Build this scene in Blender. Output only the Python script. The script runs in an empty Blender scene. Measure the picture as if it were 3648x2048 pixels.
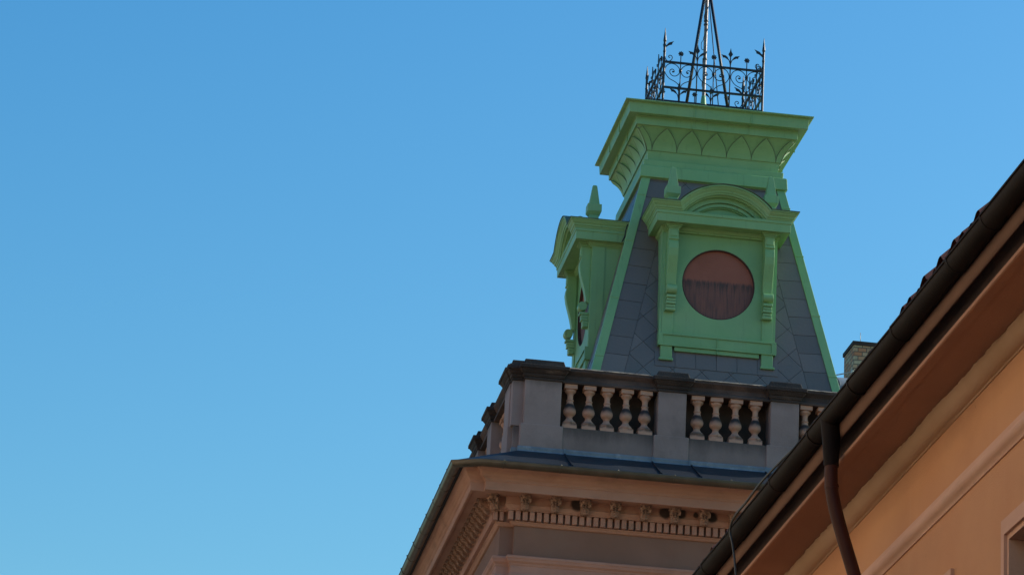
import bpy, bmesh, math, random
from mathutils import Vector, Matrix, Euler
random.seed(7)
R = math.radians
scene = bpy.context.scene
col = scene.collection

# ------------------------------------------------------------------ camera
F_PX, IMG_W = 12197.4, 3648.0
YAW, PITCH, ROLL = 0.12496484, 0.3334172, 0.05340736
cam_d = bpy.data.cameras.new('camera')
cam_d.sensor_width = 36.0
cam_d.lens = 36.0 * F_PX / IMG_W
cam_d.clip_start, cam_d.clip_end = 0.1, 3000.0
cam = bpy.data.objects.new('camera', cam_d)
col.objects.link(cam)
fw = Vector((math.sin(YAW) * math.cos(PITCH), math.cos(YAW) * math.cos(PITCH), math.sin(PITCH)))
rt = Vector((math.cos(YAW), -math.sin(YAW), 0))
up = rt.cross(fw)
r2 = rt * math.cos(ROLL) + up * math.sin(ROLL)
u2 = up * math.cos(ROLL) - rt * math.sin(ROLL)
m = Matrix((r2, u2, -fw)).transposed().to_4x4()
m.translation = (0, 0, 1.6)
cam.matrix_world = m
scene.camera = cam

# ------------------------------------------------------------------ sky, sun, exposure
SUN_AZ, SUN_EL = 81.0, 27.0          # azimuth from +Y towards +X
w = bpy.data.worlds.new('World'); scene.world = w; w.use_nodes = True
nt = w.node_tree
sky = nt.nodes.new('ShaderNodeTexSky'); sky.sky_type = 'NISHITA'; sky.sun_disc = False
sky.sun_elevation = R(SUN_EL); sky.sun_rotation = R(SUN_AZ)
sky.altitude = 200; sky.air_density = 1.4; sky.dust_density = 2.0; sky.ozone_density = 1.0
hs_ = nt.nodes.new('ShaderNodeHueSaturation'); hs_.inputs['Saturation'].default_value = 1.6
tint = nt.nodes.new('ShaderNodeMix'); tint.data_type = 'RGBA'; tint.blend_type = 'MULTIPLY'; tint.inputs[0].default_value = 1.0
tint.inputs[7].default_value = (.725, 1.07, 1.22, 1)          # white balance of the camera
nt.links.new(sky.outputs[0], hs_.inputs['Color']); nt.links.new(hs_.outputs[0], tint.inputs[6])
nt.links.new(tint.outputs[2], nt.nodes['Background'].inputs[0])
nt.nodes['Background'].inputs[1].default_value = 0.15
sl = bpy.data.lights.new('sun', 'SUN'); sl.energy = 5.0; sl.angle = R(0.5); sl.color = (1, .95, .86)
sun = bpy.data.objects.new('sun', sl); col.objects.link(sun)
sd = Vector((math.sin(R(SUN_AZ)) * math.cos(R(SUN_EL)), math.cos(R(SUN_AZ)) * math.cos(R(SUN_EL)), math.sin(R(SUN_EL))))
sun.rotation_euler = sd.to_track_quat('Z', 'Y').to_euler()
sun.location = (30, 30, 60)
scene.view_settings.view_transform = 'Standard'
scene.view_settings.look = 'None'
scene.view_settings.exposure = 0.0
scene.view_settings.gamma = 1.0

# ------------------------------------------------------------------ materials
def lin(c): return tuple(c) + (1.0,)

class NT:
    def __init__(s, name, rough=.6, metal=0.0, spec=None):
        s.m = bpy.data.materials.new(name); s.m.use_nodes = True
        s.t = s.m.node_tree; s.b = s.t.nodes['Principled BSDF']
        s.b.inputs['Roughness'].default_value = rough
        s.b.inputs['Metallic'].default_value = metal
        if spec is not None: s.b.inputs['Specular IOR Level'].default_value = spec
        s.co = s.t.nodes.new('ShaderNodeTexCoord').outputs['Object']
    def n(s, typ, **kw):
        x = s.t.nodes.new(typ)
        for k, v in kw.items(): setattr(x, k, v)
        return x
    def link(s, a, b): s.t.links.new(a, b)
    def noise(s, scale, detail=4, rough=.55, sc=(1, 1, 1), off=(0, 0, 0)):
        mp = s.n('ShaderNodeMapping'); mp.inputs['Scale'].default_value = sc; mp.inputs['Location'].default_value = off
        s.link(s.co, mp.inputs[0])
        x = s.n('ShaderNodeTexNoise'); x.inputs['Scale'].default_value = scale
        x.inputs['Detail'].default_value = detail; x.inputs['Roughness'].default_value = rough
        s.link(mp.outputs[0], x.inputs['Vector']); return x.outputs['Fac']
    def ramp(s, f, a, b, smooth=True):
        x = s.n('ShaderNodeMapRange'); x.interpolation_type = 'SMOOTHSTEP' if smooth else 'LINEAR'
        x.inputs['From Min'].default_value = a; x.inputs['From Max'].default_value = b
        s.link(f, x.inputs['Value']); return x.outputs[0]
    def math(s, op, a, b):
        x = s.n('ShaderNodeMath', operation=op)
        for i, v in enumerate((a, b)):
            if hasattr(v, 'links'): s.link(v, x.inputs[i])
            else: x.inputs[i].default_value = v
        return x.outputs[0]
    def mix(s, f, a, b):
        x = s.n('ShaderNodeMix', data_type='RGBA')
        if hasattr(f, 'links'): s.link(f, x.inputs[0])
        else: x.inputs[0].default_value = f
        for i, v in ((6, a), (7, b)):
            if hasattr(v, 'links'): s.link(v, x.inputs[i])
            else: x.inputs[i].default_value = lin(v)
        return x.outputs[2]
    def z(s):
        x = s.n('ShaderNodeSeparateXYZ'); s.link(s.co, x.inputs[0]); return x.outputs
    def color(s, c):
        if hasattr(c, 'links'): s.link(c, s.b.inputs['Base Color'])
        else: s.b.inputs['Base Color'].default_value = lin(c)
    def bump(s, h, dist, strength=1.0):
        x = s.n('ShaderNodeBump'); x.inputs['Distance'].default_value = dist; x.inputs['Strength'].default_value = strength
        s.link(h, x.inputs['Height']); s.link(x.outputs[0], s.b.inputs['Normal'])

def mottled(name, a, b, scale, rough=.7, metal=0, bump=0.004, stain=None, stain_amt=.5, stain_sc=(1, 1, 1), lo=.5, hi=.72, spec=None, fine=40):
    t = NT(name, rough, metal, spec)
    c = t.mix(t.ramp(t.noise(scale), .3, .7), a, b)
    if stain:
        st = t.ramp(t.noise(scale * .8, 6, .65, stain_sc, (3.1, 1.7, .4)), lo, hi)
        c = t.mix(t.math('MULTIPLY', st, stain_amt), c, stain)
    t.color(c)
    if bump: t.bump(t.noise(fine, 5), bump)
    return t.m

GREEN_A, GREEN_B = (.18, .36, .15), (.22, .41, .18)
M = {}
def green_mat():
    t = NT('green_painted_metal', .42)
    c = t.mix(t.ramp(t.noise(1.3), .3, .7), GREEN_A, GREEN_B)
    c = t.mix(t.math('MULTIPLY', t.ramp(t.noise(.9, 5, .6, (1, 1, 1), (7, 2, 1)), .5, .75), .45), c, (.24, .37, .20))      # chalked, faded patches
    c = t.mix(t.math('MULTIPLY', t.ramp(t.noise(5, 5, .6, (3, 3, .18)), .56, .78), .5), c, (.11, .17, .075))               # rain streaks
    c = t.mix(t.math('MULTIPLY', t.ramp(t.noise(14, 6, .7), .62, .78), .45), c, (.13, .12, .05))                           # rusty specks
    t.color(c)
    rg = t.n('ShaderNodeMapRange'); rg.inputs['To Min'].default_value = .32; rg.inputs['To Max'].default_value = .62
    t.link(t.noise(2.1), rg.inputs['Value']); t.link(rg.outputs[0], t.b.inputs['Roughness'])
    t.bump(t.noise(2.6, 3), .012)
    return t.m
M['green'] = green_mat()
def slate_mat():
    t = NT('slate', .42, 0, .5)
    g = t.n('ShaderNodeNewGeometry').outputs['Random Per Island']
    c = t.mix(g, (.13, .107, .096), (.178, .145, .132))
    c = t.mix(t.math('MULTIPLY', t.ramp(t.noise(2.2, 6), .45, .75), .5), c, (.13, .125, .115))
    t.color(c); t.bump(t.noise(22, 5), .004)
    return t.m
M['slate'] = slate_mat()
M['roofgrey'] = mottled('pale_grey_roof_sheet', (.17, .185, .195), (.23, .245, .25), 2, .5, 0, .003, (.12, .12, .12), .5)
M['drip'] = mottled('weathered_roof_sheet', (.075, .10, .055), (.12, .16, .08), 4, .6, 0, .003, (.05, .04, .03), .6)
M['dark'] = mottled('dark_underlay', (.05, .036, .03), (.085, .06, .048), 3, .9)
M['iron'] = mottled('wrought_iron', (.014, .013, .018), (.026, .022, .024), 9, .38, .3, .002, (.05, .028, .02), .35)
M['pole'] = mottled('weathered_mast_steel', (.16, .12, .11), (.30, .25, .23), 5, .4, .2, .003, (.06, .03, .028), .8, (1, 1, .3), .48, .62)
M['pier'] = mottled('grey_sandstone', (.235, .178, .165), (.29, .222, .205), 1.4, .85, 0, .006, (.10, .08, .072), .75, (1, 1, .7), .46, .74, fine=30)
def sooty_stone(name, a, b, z0, z1, amt):
    t = NT(name, .85)
    c = t.mix(t.ramp(t.noise(1.4), .3, .7), a, b)
    c = t.mix(t.math('MULTIPLY', t.ramp(t.noise(1.1, 6, .65, (1, 1, .7), (3.1, 1.7, .4)), .46, .74), .6), c, (.10, .08, .072))
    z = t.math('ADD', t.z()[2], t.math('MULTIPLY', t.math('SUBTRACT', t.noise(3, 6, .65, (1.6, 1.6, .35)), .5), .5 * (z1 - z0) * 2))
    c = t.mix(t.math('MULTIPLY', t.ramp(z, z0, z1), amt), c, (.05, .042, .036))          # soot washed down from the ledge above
    t.color(c); t.bump(t.noise(30, 5), .006); return t.m
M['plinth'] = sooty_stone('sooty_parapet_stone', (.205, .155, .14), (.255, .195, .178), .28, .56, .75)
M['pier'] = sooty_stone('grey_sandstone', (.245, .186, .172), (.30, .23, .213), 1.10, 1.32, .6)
M['capstone'] = mottled('sooty_cap_stone', (.020, .014, .012), (.050, .034, .027), 2.0, .85, 0, .012, (.17, .125, .10), .55, (1, 1, 4), .56, .74)
M['railstone'] = mottled('weathered_rail_stone', (.05, .032, .026), (.125, .078, .062), 1.8, .85, 0, .012, (.02, .017, .016), .75, (.5, .5, 4), .42, .66)
def lichen_mat():
    t = NT('lichen_ledge', .9)
    c = t.mix(t.ramp(t.noise(9, 6), .35, .65), (.06, .05, .045), (.27, .22, .17))
    t.color(c); t.bump(t.noise(40), .01); return t.m
M['lichen'] = lichen_mat()
def baluster_mat():
    t = NT('baluster_sandstone', .85)
    c = t.mix(t.ramp(t.noise(6), .3, .7), (.40, .225, .155), (.48, .29, .21))
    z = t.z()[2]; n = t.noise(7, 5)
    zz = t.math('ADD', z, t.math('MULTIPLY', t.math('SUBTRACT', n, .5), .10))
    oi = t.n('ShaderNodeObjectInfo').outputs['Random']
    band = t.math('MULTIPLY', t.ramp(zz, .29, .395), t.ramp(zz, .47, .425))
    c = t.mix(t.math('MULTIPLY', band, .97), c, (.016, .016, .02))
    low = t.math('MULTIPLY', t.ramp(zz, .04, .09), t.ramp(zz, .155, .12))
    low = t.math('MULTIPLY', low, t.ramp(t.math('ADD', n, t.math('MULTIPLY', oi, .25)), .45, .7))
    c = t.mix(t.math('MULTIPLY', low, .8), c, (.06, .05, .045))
    t.color(c); t.bump(t.noise(45), .004); return t.m
M['baluster'] = baluster_mat()
M['plaster'] = mottled('terracotta_plaster', (.40, .215, .16), (.46, .26, .20), 1.3, .88, 0, .006, (.23, .15, .12), .55, (1, 1, 2.5), .52, .75)
M['frieze'] = mottled('grey_brown_render', (.215, .122, .09), (.255, .147, .112), 1.0, .9, 0, .004, (.22, .165, .14), .5, (1, 1, 1), .5, .78, fine=70)
M['zinc'] = mottled('zinc_sheet', (.010, .014, .022), (.016, .021, .03), 1.5, .6, 0, .003, (.03, .037, .047), .5, spec=.25)
M['flash'] = mottled('zinc_flashing', (.13, .165, .21), (.19, .23, .27), 5, .5, .3, .003, (.40, .43, .44), .6)
M['zgutter'] = mottled('weathered_zinc_gutter', (.10, .09, .07), (.15, .13, .10), 3, .40, .6, .002, (.10, .095, .085), .6)
M['bracketstone'] = mottled('bracket_stucco', (.35, .205, .15), (.42, .26, .195), 9, .85, 0, .03, (.10, .06, .045), .65, (1, 1, 1), .46, .62, fine=34)
def cornice_mat():
    t = NT('cornice_plaster', .88)
    c = t.mix(t.ramp(t.noise(1.3), .3, .7), (.40, .215, .155), (.46, .265, .20))
    c = t.mix(t.math('MULTIPLY', t.ramp(t.noise(1.2, 6, .65, (1, 1, 3)), .52, .75), .5), c, (.22, .14, .11))
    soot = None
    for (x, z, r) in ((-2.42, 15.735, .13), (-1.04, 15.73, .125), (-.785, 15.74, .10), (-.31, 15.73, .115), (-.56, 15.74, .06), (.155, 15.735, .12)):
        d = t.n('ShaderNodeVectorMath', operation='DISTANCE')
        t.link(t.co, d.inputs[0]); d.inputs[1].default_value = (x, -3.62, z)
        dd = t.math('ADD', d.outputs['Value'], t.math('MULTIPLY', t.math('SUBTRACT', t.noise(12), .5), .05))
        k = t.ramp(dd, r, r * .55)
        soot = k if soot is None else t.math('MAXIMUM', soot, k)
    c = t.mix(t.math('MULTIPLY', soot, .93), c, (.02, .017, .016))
    t.color(c); t.bump(t.noise(40, 5), .006); return t.m
M['cornice'] = cornice_mat()
def clock_mat():
    t = NT('stained_clock_board', .75)
    z = t.z(); n = t.noise(3, 3)
    c = t.mix(t.ramp(t.noise(2.0), .3, .7), (.25, .082, .054), (.31, .105, .072))
    st = t.noise(7, 6, .6, (5, 1, .35))
    edge = t.math('ADD', z[2], t.math('MULTIPLY', t.math('SUBTRACT', t.noise(9, 4, .6, (3, 1, .05)), .5), .14))
    below = t.ramp(edge, 20.22, 20.15)
    grime_shade = t.math('MULTIPLY', below, t.ramp(st, .3, .75))
    line = t.math('MULTIPLY', below, t.ramp(edge, 20.0, 20.17))
    c = t.mix(t.math('MULTIPLY', below, .5), c, (.15, .080, .070))
    c = t.mix(t.math('MULTIPLY', grime_shade, .75), c, (.06, .042, .046))
    c = t.mix(t.math('MULTIPLY', t.math('MULTIPLY', line, t.ramp(st, .25, .6)), .75), c, (.05, .036, .036))
    t.color(c); return t.m
M['clock'] = clock_mat()
M['rim'] = mottled('rusty_rim', (.05, .02, .017), (.08, .035, .026), 8, .7)
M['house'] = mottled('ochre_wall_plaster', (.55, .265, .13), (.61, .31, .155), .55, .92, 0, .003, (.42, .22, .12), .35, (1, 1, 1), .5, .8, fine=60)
def wall_mat():
    t = NT('ochre_wall_plaster', .92)
    c = t.mix(t.ramp(t.noise(.5), .3, .7), (.55, .265, .13), (.61, .315, .16))
    c = t.mix(t.math('MULTIPLY', t.ramp(t.noise(.9, 6, .65, (1, .5, 1)), .5, .78), .4), c, (.42, .215, .115))
    c = t.mix(t.math('MULTIPLY', t.ramp(t.noise(9, 3, .6), .70, .76), .55), c, (.20, .10, .06))
    c = t.mix(t.math('MULTIPLY', t.ramp(t.noise(2.4, 7, .7, (1, 3, .25), (2, 5, 1)), .58, .8), .25), c, (.62, .42, .29))
    t.color(c); t.bump(t.noise(55, 6), .004); return t.m
M['house'] = wall_mat()
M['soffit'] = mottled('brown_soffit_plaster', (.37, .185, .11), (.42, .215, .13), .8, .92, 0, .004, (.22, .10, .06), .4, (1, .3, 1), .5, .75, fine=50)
M['grime'] = mottled('dirty_hollow_moulding', (.075, .05, .044), (.11, .07, .056), 1.2, .95, 0, .004, (.17, .10, .07), .5)  # darkened colour stands in for the gutter's shadow on the eaves
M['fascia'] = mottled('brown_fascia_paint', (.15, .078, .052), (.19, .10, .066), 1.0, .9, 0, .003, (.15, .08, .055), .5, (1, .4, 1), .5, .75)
M['cove'] = mottled('cream_cove_plaster', (.52, .33, .19), (.58, .38, .235), .9, .9, 0, .004, (.36, .21, .12), .5, (1, 1, 1), .58, .8, fine=50)
M['trim'] = mottled('pinkish_trim_plaster', (.60, .35, .25), (.65, .40, .29), .9, .9, 0, .003, (.40, .24, .17), .4)
M['hgutter'] = mottled('dark_brown_gutter', (.008, .0045, .004), (.013, .008, .007), 2, .7, 0, .002, (.02, .013, .012), .4, (1, 1, 1), .62, .8, .15)
M['pipe'] = mottled('red_brown_pipe', (.046, .010, .0055), (.06, .014, .008), 3, .6, 0, .002, spec=.3)
M['tile'] = mottled('clay_tile', (.14, .055, .038), (.20, .085, .055), 5, .85, 0, .01)
M['cable'] = mottled('black_cable', (.03, .035, .032), (.045, .05, .047), 8, .5)
M['glass'] = mottled('dark_window_glass', (.02, .02, .022), (.03, .03, .03), 2, .08)
M['wood'] = mottled('brown_window_frame', (.12, .06, .035), (.16, .085, .05), 6, .6)
M['wire'] = mottled('pale_wire', (.45, .42, .36), (.55, .52, .46), 20, .4, .5)
M['ground'] = mottled('street_cobbles', (.17, .125, .085), (.21, .155, .11), .7, .9, 0, .01, (.2, .17, .14), .4)
def brick_mat():
    t = NT('chimney_brick', .9)
    vm = t.n('ShaderNodeSeparateXYZ'); t.link(t.co, vm.inputs[0])
    s = t.math('ADD', vm.outputs[0], vm.outputs[1])
    cb = t.n('ShaderNodeCombineXYZ'); t.link(s, cb.inputs[0]); t.link(vm.outputs[2], cb.inputs[1])
    b = t.n('ShaderNodeTexBrick')
    t.link(cb.outputs[0], b.inputs['Vector'])
    b.inputs['Scale'].default_value = 1.0; b.inputs['Brick Width'].default_value = .155; b.inputs['Row Height'].default_value = .079
    b.inputs['Mortar Size'].default_value = .008; b.inputs['Bias'].default_value = -.1
    b.inputs['Color1'].default_value = lin((.52, .44, .28)); b.inputs['Color2'].default_value = lin((.50, .17, .07))
    b.inputs['Mortar'].default_value = lin((.10, .085, .07))
    c = t.mix(t.math('MULTIPLY', t.ramp(t.noise(9, 5), .45, .7), .4), b.outputs[0], (.16, .13, .11))
    t.color(c); t.bump(b.outputs['Fac'], .01, -1); return t.m
M['brick'] = brick_mat()

# ------------------------------------------------------------------ mesh helpers
class MB:
    def __init__(s): s.v = []; s.f = []; s.s = []
    def add(s, vs, fs, smooth=False):
        k = len(s.v); s.v += [tuple(p) for p in vs]
        for f in fs: s.f.append([i + k for i in f]); s.s.append(smooth)
    def box(s, x0, x1, y0, y1, z0, z1):
        v = [(x, y, z) for z in (z0, z1) for y in (y0, y1) for x in (x0, x1)]
        s.add(v, [(0, 2, 3, 1), (4, 5, 7, 6), (0, 1, 5, 4), (2, 6, 7, 3), (0, 4, 6, 2), (1, 3, 7, 5)])
    def frustum(s, x0, x1, y0, y1, z0, z1, ins, insy=None):
        b = ins if insy is None else insy
        v = [(x0, y0, z0), (x1, y0, z0), (x1, y1, z0), (x0, y1, z0), (x0 + ins, y0 + b, z1), (x1 - ins, y0 + b, z1), (x1 - ins, y1 - b, z1), (x0 + ins, y1 - b, z1)]
        s.add(v, [(3, 2, 1, 0), (4, 5, 6, 7)] + [(i, (i + 1) % 4, 4 + (i + 1) % 4, 4 + i) for i in range(4)])
    def prism(s, poly, a, b, fn, smooth=False):      # poly 2-D, swept between parameters a and b: fn(p, q, t) -> xyz
        n = len(poly)
        s.add([fn(p[0], p[1], a) for p in poly] + [fn(p[0], p[1], b) for p in poly], [list(range(n - 1, -1, -1)), list(range(n, 2 * n))])
        s.add([fn(p[0], p[1], a) for p in poly] + [fn(p[0], p[1], b) for p in poly], [(i, (i + 1) % n, n + (i + 1) % n, n + i) for i in range(n)], smooth)
    def sweep(s, path, prof, closed=False, cap=True, smooth=False):  # plan path; outward is right of travel; prof (offset, z) closed polygon
        n = len(path); dirs = []
        P = [Vector(p) for p in path]
        segs = n if closed else n - 1
        for i in range(segs): dirs.append((P[(i + 1) % n] - P[i]).normalized())
        vs = []
        for i in range(n):
            if closed: a, b = dirs[i - 1], dirs[i]
            else: a = dirs[max(i - 1, 0)]; b = dirs[min(i, segs - 1)]
            na, nb = Vector((a.y, -a.x)), Vector((b.y, -b.x))
            mi = (na + nb); mi = mi / mi.dot(na) if mi.length > 1e-6 else na
            for (o, zz) in prof: vs.append((P[i].x + mi.x * o, P[i].y + mi.y * o, zz))
        k = len(prof); fs = []
        for i in range(segs):
            j = (i + 1) % n
            for q in range(k): fs.append((i * k + q, j * k + q, j * k + (q + 1) % k, i * k + (q + 1) % k))
        s.add(vs, fs, smooth)
        if cap and not closed:
            s.add(vs[:k], [list(range(k))]); s.add(vs[-k:], [list(range(k - 1, -1, -1))])
    def tube(s, path, r, n=8, caps=True, flat=None):
        P = [Vector(p) for p in path]; rr = r if isinstance(r, (list, tuple)) else [r] * len(P)
        t0 = (P[1] - P[0]).normalized()
        ref = Vector((0, 0, 1)) if abs(t0.z) < .9 else Vector((0, 1, 0))
        nx = t0.cross(ref).normalized(); vs = []
        for i, p in enumerate(P):
            a = P[max(i - 1, 0)]; b = P[min(i + 1, len(P) - 1)]
            t = (b - a).normalized(); nx = (nx - t * nx.dot(t)).normalized(); ny = t.cross(nx)
            for k in range(n):
                an = 2 * math.pi * k / n
                vs.append(p + nx * math.cos(an) * rr[i] + ny * math.sin(an) * rr[i] * (flat or 1))
        fs = [(i * n + k, i * n + (k + 1) % n, (i + 1) * n + (k + 1) % n, (i + 1) * n + k) for i in range(len(P) - 1) for k in range(n)]
        s.add(vs, fs, True)
        if caps: s.add(vs[:n], [list(range(n - 1, -1, -1))]); s.add(vs[-n:], [list(range(n))])
    def lathe(s, prof, n=20, c=(0, 0)):
        vs = [(c[0] + r * math.cos(2 * math.pi * k / n), c[1] + r * math.sin(2 * math.pi * k / n), z) for r, z in prof for k in range(n)]
        fs = [(i * n + k, i * n + (k + 1) % n, (i + 1) * n + (k + 1) % n, (i + 1) * n + k) for i in range(len(prof) - 1) for k in range(n)]
        s.add(vs, fs, True)
        s.add(vs[:n], [list(range(n - 1, -1, -1))]); s.add(vs[-n:], [list(range(n))])
    def rot(s, ang, start=0):
        c, q = math.cos(ang), math.sin(ang)
        s.v = s.v[:start] + [(x * c - y * q, x * q + y * c, z) for x, y, z in s.v[start:]]
    def shift(s, d): s.v = [(x + d[0], y + d[1], z + d[2]) for x, y, z in s.v]; return s
    def build(s, name, mat, parent=None, bevel=0, weld=True):
        me = bpy.data.meshes.new(name); me.from_pydata(s.v, [], s.f); me.update()
        me.polygons.foreach_set('use_smooth', s.s)
        bm = bmesh.new(); bm.from_mesh(me)
        if weld: bmesh.ops.remove_doubles(bm, verts=bm.verts, dist=1e-5)
        bmesh.ops.recalc_face_normals(bm, faces=bm.faces)
        for e in bm.edges:
            if len(e.link_faces) == 2 and e.calc_face_angle(0) > R(38): e.smooth = False
        bm.to_mesh(me); bm.free()
        me.materials.append(M[mat])
        o = bpy.data.objects.new(name, me); col.objects.link(o)
        if parent: o.parent = parent
        if bevel:
            b = o.modifiers.new('bevel', 'BEVEL'); b.width = bevel; b.segments = 2; b.limit_method = 'ANGLE'; b.angle_limit = R(40)
        return o

def empty(name, loc, label, cat, group=None):
    o = bpy.data.objects.new(name, None); col.objects.link(o); o.location = loc; o.empty_display_size = .3
    o['label'] = label; o['category'] = cat
    if group: o['group'] = group
    return o
def copy_tree(o, parent=None, depth=0):
    c = o.copy(); col.objects.link(c)
    if parent: c.parent = parent
    for ch in list(o.children): copy_tree(ch, c)
    return c
def bezier(pts, n=10):                                # Catmull-Rom through points
    P = [Vector(p) for p in pts]; P = [P[0] * 2 - P[1]] + P + [P[-1] * 2 - P[-2]]; out = []
    for i in range(1, len(P) - 2):
        for k in range(n):
            t = k / n
            out.append(.5 * ((2 * P[i]) + (P[i + 1] - P[i - 1]) * t + (2 * P[i - 1] - 5 * P[i] + 4 * P[i + 1] - P[i + 2]) * t * t + (3 * P[i] - P[i - 1] - 3 * P[i + 1] + P[i + 2]) * t ** 3))
    out.append(P[-2]); return out

CX, CY = 9.9245, 53.9146                              # axis of the roof turret

# ------------------------------------------------------------------ ground
g = MB(); g.add([(-1500, -1500, 0), (1500, -1500, 0), (1500, 1500, 0), (-1500, 1500, 0)], [(0, 1, 2, 3)])
go = g.build('ground', 'ground'); go['kind'] = 'structure'

# ------------------------------------------------------------------ corner building (below the balustrade)
bld = empty('corner_building', (CX, CY, 0), 'terracotta corner building with dentilled cornice and zinc gutter below the balustrade', 'building')
VF, VR, UL, US = 3.45, 3.33, -3.56, -3.35
BACK = 9.0
WP = [(UL, BACK), (UL, -VR), (US, -VR), (US, -VF), (3.32, -VF), (3.32, -VR), (3.54, -VR), (3.54, BACK)]
wl = MB(); wl.sweep(WP, [(0, 0), (0, 16.1), (-.3, 16.1), (-.3, 0)])
wl.build('wall', 'frieze', bld)
ar = MB()
ar.sweep(WP, [(o, z - .08) for o, z in [(-.02, 14.99), (.085, 14.965), (.105, 14.955), (.105, 14.92), (.095, 14.91), (.085, 14.875), (.055, 14.845), (.05, 14.82), (.04, 14.815), (.04, 14.70),
              (.055, 14.695), (.055, 14.68), (.07, 14.665), (.07, 14.63), (.05, 14.615), (.03, 14.60), (.03, 14.45), (.02, 14.44), (.02, 14.2), (-.02, 14.2)]])
ar.build('architrave', 'plaster', bld, .006)
co = MB()
co.sweep(WP, [(-.02, 15.365), (.025, 15.368), (.04, 15.378), (.055, 15.398), (.075, 15.412), (.08, 15.425), (.035, 15.427), (.035, 15.57), (.135, 15.578), (.14, 15.595), (.155, 15.60), (.165, 15.62), (.175, 15.65), (.18, 15.66), (.165, 15.665),
              (.165, 15.785), (.49, 15.785), (.51, 15.75), (.55, 15.75), (.55, 15.885), (.565, 15.89), (.565, 15.912), (.58, 15.935), (.60, 15.95), (.625, 15.98), (.645, 16.03), (.675, 16.06), (.69, 16.07), (.69, 16.09), (-.02, 16.10)])
co.build('cornice', 'cornice', bld, .005)
# dentils
de = MB()
def dent_run(a, b, fix, axis):
    L = b - a; n = max(1, int(round(L / .1095))); st = L / n
    for i in range(n):
        x0 = a + i * st + st * .16; x1 = a + (i + 1) * st - st * .16
        if axis == 'x': de.box(x0, x1, -fix - .135, -fix - .034, 15.432, 15.572)
        else: de.box(fix - .135, fix - .034, x0, x1, 15.432, 15.572)
dent_run(US - .135, 3.32 + .135, VF, 'x'); de.build('dentil_course', 'plaster', bld, .006); de = MB()
dent_run(UL - .135, US - .16, VR, 'x'); de.build('dentil_course', 'plaster', bld, .006); de = MB()
dent_run(-VR - .035, 8.9, UL, 'y')
de.build('dentil_course', 'plaster', bld, .006)
# acanthus brackets under the corona
def bracket_mesh():
    b = MB(); rnd = random.Random(3)
    prof = [(0, 0), (.03, -.005), (.075, .02), (.105, .07), (.12, .125), (.175, .15), (.185, .17), (.185, .195), (0, .195)]
    b.prism(prof, -.062, .062, lambda p, q, t: (t, -p, q))
    b.box(-.085, .085, -.215, 0, .192, .215)
    for sx in (-1, 1):                                # side volutes
        b.prism([(.135 + .05 * math.cos(a * math.pi / 6), .145 + .045 * math.sin(a * math.pi / 6)) for a in range(12)], sx * .05, sx * .082, lambda p, q, t: (t, -p, q))
    for k in range(5):                                # leaf lobes down the front
        zc = .02 + .032 * k; pr = .05 + .028 * k
        for sx in (-1, 0, 1):
            b.lathe([(.004, zc - .02), (.021, zc - .008), (.02, zc + .012), (.004, zc + .026)], 7, (sx * (.036 + .008 * (k % 2)), -pr - (.014 if sx == 0 else 0)))
    return b
br = bracket_mesh().build('bracket', 'bracketstone', bld)
k0 = True
def put_bracket(x, y, rz):
    global k0
    o = br if k0 else br.copy()
    if not k0: col.objects.link(o)
    k0 = False
    o.location = (x, y, 15.571); o.rotation_euler = (0, 0, rz)
for i in range(14): put_bracket(-3.235 + .466 * i, -VF - .16, 0)
put_bracket(UL - .10, -VR - .16, R(-25))
for i in range(38): put_bracket(UL - .16, -VR + .06 + .30 * i, R(-90))
# zinc apron between gutter and balustrade, with flashing and standing seams
AO = [(-4.45, BACK), (-4.47, -4.165), (-4.018, -4.39), (3.90, -4.39), (4.35, -4.165), (4.35, BACK)]
AI = [(-3.42, BACK), (-3.43, -3.27), (-3.34, -3.41), (3.22, -3.41), (3.46, -3.27), (3.46, BACK)]
ap = MB()
vs = []
for (a, b), (c, d) in zip(AO, AI):
    k = .93
    vs += [(c + (a - c) * k, d + (b - d) * k, 16.14), (c, d, 16.585), (c * .9, d * .9, 16.59), (c * .9, d * .9, 16.08), (c + (a - c) * .9, d + (b - d) * .9, 16.10)]
ap.add(vs, [(i * 5 + q, (i + 1) * 5 + q, (i + 1) * 5 + (q + 1) % 5, i * 5 + (q + 1) % 5) for i in range(5) for q in range(5)])
for x in (-2.62, -1.24, -.62, .56, 1.16, 2.4):
    ap.prism([(3.41, 16.585), (4.32, 16.143), (4.32, 16.163), (3.41, 16.605)], x - .010, x + .010, lambda p, q, t: (t, -p, q))
ap.build('zinc_apron', 'zinc', bld)
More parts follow.
